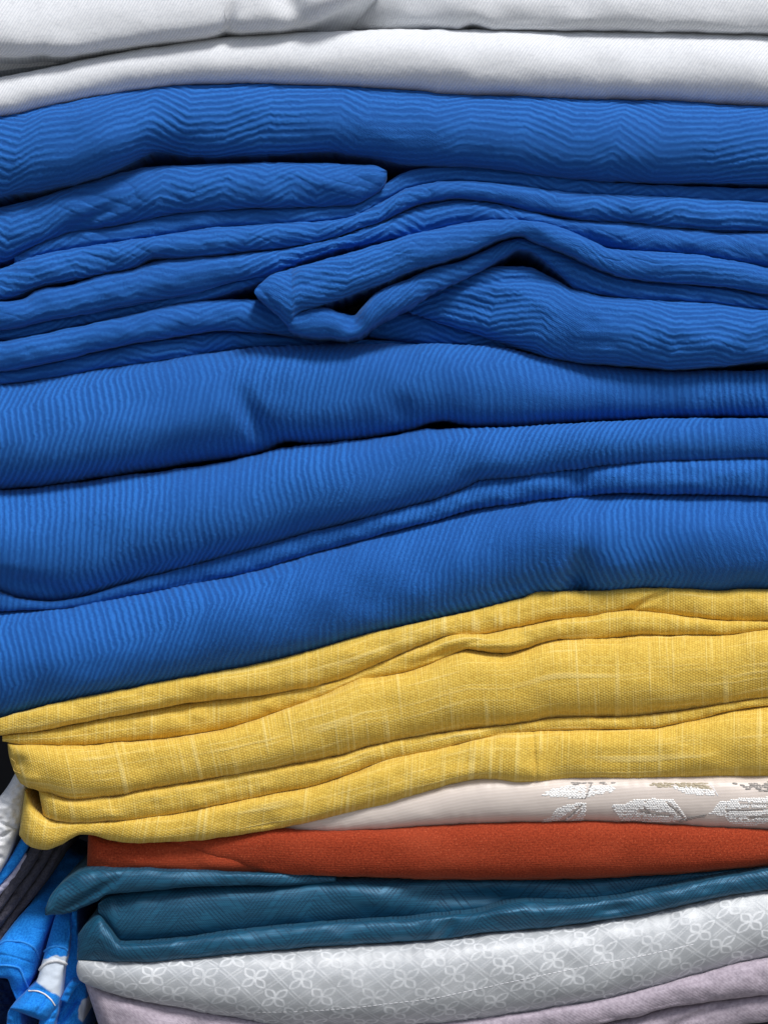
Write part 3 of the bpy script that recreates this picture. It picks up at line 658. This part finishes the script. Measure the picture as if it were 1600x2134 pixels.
# ------------------------------------------------------------------ orange
t = thing('folded_fabric', 'rust orange brushed cotton cloth, flat fold lying between the satin and the teal cloth', 'fabric', None)
orb = [(181,1811),(300,1816),(450,1822),(600,1826),(750,1829),(900,1834),(1050,1835),(1200,1833),(1300,1829),(1450,1820),(1550,1810),(1600,1806)]
ort = [(184,1735),(225,1748),(275,1752),(400,1750),(500,1738),(570,1724),(625,1731),(700,1732),(800,1727),(900,1721),(1000,1716),(1100,1713),(1225,1711),(1300,1713),(1400,1719),(1500,1727),(1600,1730)]
fold(t, ext(ort, l=False), ext(orb, l=False), M_OR, y0=[(181,0.013),(300,0.008),(600,0.007),(1600,0.007)], dr=0.35, dmax=0.016, p=2.6, step=3, caps=(True, True), R=22, back=BK, seed=55, lump=0.0010)
fold(t, ext([(300,1744),(400,1749),(500,1737),(570,1723),(625,1730),(700,1731),(800,1726),(900,1720),(1000,1715),(1100,1712),(1225,1710),(1300,1712),(1400,1718),(1500,1726),(1600,1729)], l=False),
     ext([(300,1746),(360,1757),(400,1772),(440,1787),(480,1800),(520,1811),(580,1821),(700,1826),(900,1831),(1050,1832),(1200,1830),(1300,1826),(1450,1817),(1550,1807),(1600,1803)], l=False), M_OR, y0=[(300,0.010),(450,0.006),(700,0.0),(1500,0.0),(1650,0.004)], dr=0.34, dmax=0.012, p=2.4, step=3, caps=(True, True), R=50, back=BK, seed=56, key='or', lump=0.0008, lumps=150)

# ------------------------------------------------------------------ teal
t = thing('folded_fabric', 'dark teal satin cloth with fine slanted lines, its pointed corner poking out at the left', 'fabric', None)
t1t = [(94,1896),(104,1871),(134,1836),(178,1812),(300,1812),(450,1818),(600,1822),(700,1826)]
t1b = [(94,1908),(120,1907),(143,1904),(166,1895),(202,1880),(223,1867),(267,1860),(350,1853),(450,1847),(600,1846),(700,1838)]
t2t = [(204,1884),(223,1868),(267,1858),(350,1850),(450,1844),(600,1842),(700,1830),(900,1833),(1050,1834),(1200,1832),(1300,1828),(1450,1819),(1550,1809),(1600,1805)]
t2b = [(204,1902),(228,1936),(252,1968),(350,1963),(450,1951),(550,1938),(650,1930),(800,1921),(900,1914),(1000,1903),(1050,1887),(1100,1882),(1225,1881),(1300,1873),(1400,1851),(1500,1831),(1600,1816)]
t3t = [(162,1950),(180,1925),(205,1906),(228,1934),(252,1966),(350,1960),(450,1948),(550,1935),(650,1927),(800,1918),(900,1911),(1000,1900),(1050,1884),(1100,1879),(1225,1878),(1300,1870),(1400,1848),(1500,1828),(1600,1813)]
t3b = [(160,2002),(200,2006),(300,2005),(400,1998),(550,1983),(700,1972),(800,1966),(925,1957),(1000,1946),(1150,1933),(1250,1920),(1350,1903),(1450,1881),(1550,1861),(1600,1855)]
fold(t, ext(t2t, l=False), ext(t2b, l=False), M_TEAL, y0=[(204,0.010),(300,0.006),(700,0.008),(1000,0.012),(1600,0.014)], dr=0.34, dmax=0.018, p=2.3, step=2.0, caps=(True, True), R=30, back=BK, seed=62, relief=teal_pat, lump=0.0009, lumps=130,
     dents=[(780,1870,70,26,10,-0.003),(1000,1870,120,20,0,0.004)])
fold(t, t1t, t1b, M_TEAL, y0=[(94,0.000),(200,0.000),(450,0.002),(700,0.010)], dr=0.42, dmax=0.012, p=2.3, step=2.0, caps=(True, True), R=9, back=BK, seed=61, relief=teal_pat, lump=0.0012, dents=[(185,1868,60,9,-30,0.004)])
fold(t, ext(t3t, l=False), ext(t3b, l=False), M_TEAL, pucker=0.0002, y0=[(160,0.006),(260,0.000),(800,0.0),(1600,0.000)], dr=0.42, dmax=0.014, p=2.2, step=2.0, caps=(True, True), R=30, back=BK, seed=63, relief=teal_pat, lump=0.0010,
     dents=[(935,1935,26,12,-50,0.003),(900,1940,14,30,10,-0.0015),(1280,1895,40,10,-10,0.002),(1060,1905,80,12,-5,-0.002)])

# ------------------------------------------------------------------ silver jacquard
t = thing('folded_fabric', 'silver grey jacquard cloth woven with four petalled flowers, a stitched line along it', 'fabric', None)
gb = [(166,2044),(180,2052),(225,2068),(300,2087),(400,2106),(500,2124),(600,2140),(800,2140),(900,2136),(975,2130),(1050,2120),(1150,2105),(1250,2089),(1350,2065),(1450,2036),(1600,2000)]
gt = [(163,2004),(200,2004),(300,2003),(400,1996),(550,1981),(700,1970),(800,1964),(925,1955),(1000,1944),(1150,1931),(1250,1918),(1350,1901),(1450,1879),(1550,1859),(1600,1853)]
fold(t, ext(gt, l=False), ext(gb, l=False), M_SIL, y0=[(163,0.006),(300,0.0),(800,-0.006),(1600,-0.002)], dr=0.40, dmax=0.022, p=2.2, step=1.9, caps=(True, True), R=34, back=BK, seed=71, relief=silver_pat, lump=0.0010, lumps=150, key='silver', endcurve=5)
path = [(350,2094),(425,2105),(500,2111),(600,2110),(680,2106),(750,2100),(800,2094),(900,2082),(950,2072),(1100,2040),(1200,2019),(1300,2000),(1380,1984),(1450,1968)]
xs = np.arange(352, 1450, 11.0); ys = pchip([p_[0] for p_ in path], [p_[1] for p_ in path], xs)
sl_ = np.gradient(ys, xs)
stitches('stitching', t, 'silver', [(x, y, 4.4, 1.0, -math.atan(k)) for x, y, k in zip(xs, ys, sl_)], M_THREAD, 'line of small white stitches')

# ------------------------------------------------------------------ lilac
t = thing('folded_fabric', 'lilac grey slub cotton cloth at the very bottom, under the silver flowered cloth', 'fabric', None)
fold(t, ext([(176,2046),(225,2064),(300,2083),(400,2102),(500,2120),(600,2136),(800,2136),(900,2132),(975,2126),(1050,2116),(1150,2101),(1250,2085),(1350,2061),(1450,2032),(1600,1996)], l=False),
     ext([(210,2150),(300,2185),(500,2215),(700,2220),(900,2215),(1050,2190),(1150,2160),(1230,2140),(1275,2130),(1325,2120),(1400,2100),(1500,2086),(1600,2075)], l=False), M_LIL, y0=[(176,0.012),(300,0.006),(1000,0.002),(1600,0.0)], dr=0.36, dmax=0.02, p=2.3, step=2.8, caps=(True, True), R=36, back=BK, seed=75, lump=0.0012)
fold(t, ext([(600,2200),(900,2210),(1050,2188),(1150,2158),(1230,2138),(1325,2118),(1400,2098),(1500,2084),(1600,2073)], l=False), ext([(600,2230),(900,2232),(1100,2225),(1300,2190),(1450,2160),(1600,2130)], l=False), M_LIL, y0=0.008, dr=0.42, dmax=0.016, step=3, caps=(True, True), R=40, back=BK, seed=76,
     dents=[(1440,2122,70,8,-25,0.002)])
t = thing('folded_fabric', 'dark cloth just peeping out under the lilac cloth in the bottom right corner', 'fabric', None)
fold(t, [(180,2215),(600,2225),(1100,2222),(1300,2188),(1450,2158),(1600,2128),(RX,2110)], [(180,2338),(600,2338),(1100,2338),(RX,2338)], M_GREY, y0=0.012, dr=0.2, dmax=0.02, step=5, caps=(True, True), R=40, back=BK, seed=77)

# the things that loose threads cling to
THR = {o['label'][:6]: o for o in S.objects if o.type == 'EMPTY'}
# ------------------------------------------------------------------ garments hanging at the lower left
V = dict(byx=False, step=2.0, pucker=0.0005)
t = thing('hanging_cloth', 'white cotton cloth hanging at the left edge below the yellow linen', 'cloth', None)
fold(t, [(38,1600),(15,1640),(-12,1675),(-40,1730),(-55,1790),(-50,1850)], [(58,1620),(52,1660),(46,1700),(34,1735),(20,1780),(-8,1830)], M_HWHITE, y0=0.022, dr=0.5, dmax=0.016, caps=(True, True), R=20, back=0.10, seed=81, lump=0.0016, lumps=26, dents=[(18,1722,18,4,20,0.003),(10,1740,16,3,-30,0.002)], **V)
t = thing('hanging_cloth', 'narrow bright blue cloth slanting down behind the white one at the left edge', 'cloth', None)
fold(t, [(45,1745),(20,1790),(-10,1830),(-40,1865)], [(72,1740),(42,1796),(4,1842),(-25,1875)], M_SKY, y0=0.032, dr=0.5, caps=(True, True), R=20, back=0.10, seed=82, lump=0.001, lumps=30, patfn=lambda x, y: 0 * x, **V)
t = thing('hanging_cloth', 'thin pale lilac cloth slanting between the blue and the charcoal ones', 'cloth', None)
fold(t, [(50,1780),(22,1822),(0,1845),(-30,1880)], [(60,1784),(30,1830),(2,1866),(-25,1905)], M_PALE, y0=0.034, dr=0.5, caps=(True, True), R=20, back=0.10, seed=83, lump=0.0006, lumps=30, **V)
t = thing('hanging_garment', 'charcoal grey garment hanging in three slanting folds behind the pile', 'garment', None)
g = [[(78,1740),(50,1790),(16,1842),(2,1866),(-30,1912)], [(100,1745),(66,1808),(32,1852),(2,1896),(-25,1935)], [(122,1750),(88,1812),(48,1868),(16,1912),(-20,1962)], [(140,1755),(104,1820),(68,1872),(32,1915),(-20,1995)]]
for k in range(3):
    fold(t, g[k], R_(g[k + 1], 1, 0), M_GREY, y0=0.034 + 0.004 * k, dr=0.5, caps=(True, True), R=20, back=0.12, seed=84 + k, lump=0.001, lumps=30, **V)

t = thing('hanging_garment', 'bright sky blue garment with curved seams hanging beside the grey one, lower left', 'garment', None)
m1l = [(130,1760),(100,1825),(66,1880),(28,1925),(-6,1968),(-35,2005),(-20,2036),(14,2040),(24,2062),(34,2088),(40,2110)]
m1r = [(200,1790),(172,1850),(116,1905),(104,1935),(94,1962),(86,1992),(78,2018),(70,2036),(60,2058),(52,2078),(48,2104)]
fold(t, m1l, m1r, M_SKY, y0=[(1760,0.085),(1850,0.062),(1920,0.036),(2000,0.026),(2110,0.034)], dr=0.38, dmax=0.02, caps=(True, True), R=20, back=0.12, seed=91, lump=0.0012, lumps=50, key='m1', patfn=lambda x, y: 0 * x, **V)
def seam(parent, key, pts, r=0.0006, mat=M_SEAM, lift=0.0002, name='seam'):
    pts = np.array(pts, float); d = np.r_[0, np.cumsum(np.hypot(*np.diff(pts, axis=0).T))]
    s = np.linspace(0, d[-1], 40); X = pchip(d, pts[:, 0], s); Y_ = pchip(d, pts[:, 1], s)
    C = []; NN = []
    for x, y in zip(X, Y_):
        w_, n_ = on_fold(key, x, y); C.append(w_ + n_ * lift); NN.append(n_ / np.linalg.norm(n_))
    C = np.array(C); NN = np.array(NN)
    for _ in range(4):
        C[1:-1, 1] = (C[:-2, 1] + C[1:-1, 1] * 2 + C[2:, 1]) / 4
    T_ = np.gradient(C, axis=0); T_ /= np.linalg.norm(T_, axis=1, keepdims=True)
    B = np.cross(T_, NN); B /= np.linalg.norm(B, axis=1, keepdims=True)
    Q = np.cross(B, T_)
    a = np.linspace(0, 2 * np.pi, 9)[:-1]
    P = C[:, None] + r * (np.cos(a)[None, :, None] * B[:, None] + np.sin(a)[None, :, None] * Q[:, None])
    n_, k_ = P.shape[:2]; idx = np.arange(n_ * k_).reshape(n_, k_)
    q = np.stack([idx[:-1], np.roll(idx[:-1], -1, 1), np.roll(idx[1:], -1, 1), idx[1:]], -1).reshape(-1, 4)
    uv = np.stack([np.repeat(np.linspace(0, .05, n_), k_), np.tile(a * r, n_)], 1)
    return mesh_obj(name, P.reshape(-1, 3), q, mat, parent, uv)
seam(t, 'm1', [(-4,1972),(14,1962),(40,1963),(62,1970),(74,1980),(80,1998)])
seam(t, 'm1', [(-6,2012),(16,2013),(38,2017),(46,2028),(52,2044),(57,2058)])

t = thing('hanging_garment', 'bright sky blue garment with a broad white band, hanging beside the pile', 'garment', None)
m2l = [(160,1830),(116,1908),(106,1940),(96,1976),(86,2012),(76,2046),(52,2070),(34,2088),(20,2103)]
m2r = [(190,1840),(149,1908),(147,1950),(143,1980),(138,2002),(131,2030),(128,2060),(124,2090),(96,2132)]
def m2pat(x, y):
    e = 1993 + 2.5 * vnoise(x / 9, y * 0 + 2, 31) + 0.0085 * (x - 116) ** 2 - 0.1 * (x - 116)
    lo = 2049 + 2.5 * vnoise(x / 9, y * 0 + 7, 33) + 0.62 * (x - 78)
    return smooth(-1.5, 1.5, y - e) * (1 - smooth(-1.5, 1.5, y - lo))
fold(t, m2l, m2r, M_SKY, y0=[(1830,0.06),(1880,0.045),(1920,0.027),(2000,0.018),(2050,0.016),(2150,0.010)], dr=0.36, dmax=0.020, caps=(True, True), R=12, back=0.12, seed=92, lump=0.0010, lumps=50, key='m2', patfn=m2pat,
     dents=[(60,2085,5,26,40,-0.0012),(86,2098,5,22,30,0.0015)], **V)
fold(t, [(28,2092),(16,2112),(13,2140),(4,2190)], [(52,2096),(44,2112),(46,2140),(40,2190)], M_SKY, y0=0.020, dr=0.5, caps=(True, True), R=10, back=0.10, seed=96, lump=0.001, lumps=20, patfn=lambda x, y: 0 * x, **V)
fold(t, [(90,2100),(84,2118),(80,2140),(76,2190)], [(124,2086),(121,2112),(114,2136),(108,2190)], M_SKY, y0=0.018, dr=0.5, caps=(True, True), R=10, back=0.10, seed=97, lump=0.001, lumps=20, patfn=lambda x, y: 0 * x, **V)
seam(t, 'm2', [(93,1984),(104,1976),(118,1973),(132,1975),(140,1982)])
seam(t, 'm2', [(84,2022),(92,2012),(104,2005),(118,2003),(130,2006),(137,2010)], 0.0009, M_HWHITE)
seam(t, 'm2', [(60,2066),(76,2066),(92,2072),(106,2084),(114,2096)], 0.0004, M_THREAD)

t = thing('hanging_garment', 'crumpled blue garment with a white printed spot, squeezed against the silver and lilac cloths', 'garment', None)
def m3pat(x, y): return 1 - smooth(0.92, 1.05, np.sqrt(((x - 176) / 13) ** 2 + ((y - 2106 + 0.5 * (x - 176)) / 25) ** 2) + 0.12 * vnoise(x / 7, y / 7, 77))
fold(t, [(150,1900),(138,2000),(134,2050),(126,2085),(116,2120),(106,2190)], [(160,1900),(166,2000),(180,2056),(181,2085),(176,2112),(166,2190)], M_SKY, y0=0.030, dr=0.40, dmax=0.016, caps=(True, True), R=20, back=0.12, seed=93, lump=0.0012, lumps=30, patfn=m3pat, dents=[(145,2105,30,6,-55,0.004)], **V)
fold(t, [(126,2086),(134,2066),(144,2050),(150,2044)], [(140,2092),(148,2076),(160,2058),(168,2050)], M_SKY, y0=0.020, dr=0.5, caps=(True, True), R=12, back=0.10, seed=94, lump=0.0008, lumps=20, patfn=lambda x, y: 0 * x, **V)

t = thing('hanging_garment', 'dark navy garment in shadow, seen in the hollow at the bottom left corner', 'garment', None)
M_NAVY = mat_plain('navy cotton', (0.006, 0.018, 0.07), (0.010, 0.03, 0.10))
fold(t, [(-60,1980),(-50,2060),(-50,2190)], [(30,1980),(34,2060),(36,2190)], M_NAVY, y0=0.055, dr=0.3, caps=(True, True), R=20, back=0.14, seed=95, lump=0.003, lumps=20, **V)  # added backing; the darkness of the hollow is put into its navy colour

M_YTH = mat_simple('yellow thread', (0.75, 0.55, 0.15), 0.6); M_OTH = mat_simple('orange thread', (0.5, 0.12, 0.05), 0.7)
M_HAIR = mat_simple('white stray thread', (0.85, 0.86, 0.88), 0.5)
seam(THR['upperm'], 'w1', [(474,8),(468,24),(473,40),(470,54)], 0.00016, M_HAIR, 0.0004, 'loose_thread')
seam(THR['mustar'], 'y3', [(24,1580),(33,1590),(30,1604),(44,1612)], 0.00013, M_YTH, 0.0004, 'loose_thread')
# ------------------------------------------------------------------ put every thing's origin at its base
for o in [o for o in S.objects if o.type == 'EMPTY' and o.parent is None]:
    ch = [c for c in o.children]
    lo = np.array([[v for v in c.bound_box[i]] for c in ch for i in range(8)])
    base = Vector(((lo[:, 0].min() + lo[:, 0].max()) / 2, (lo[:, 1].min() + lo[:, 1].max()) / 2, lo[:, 2].min()))
    o.location = base
    for c in ch: c.location = -base
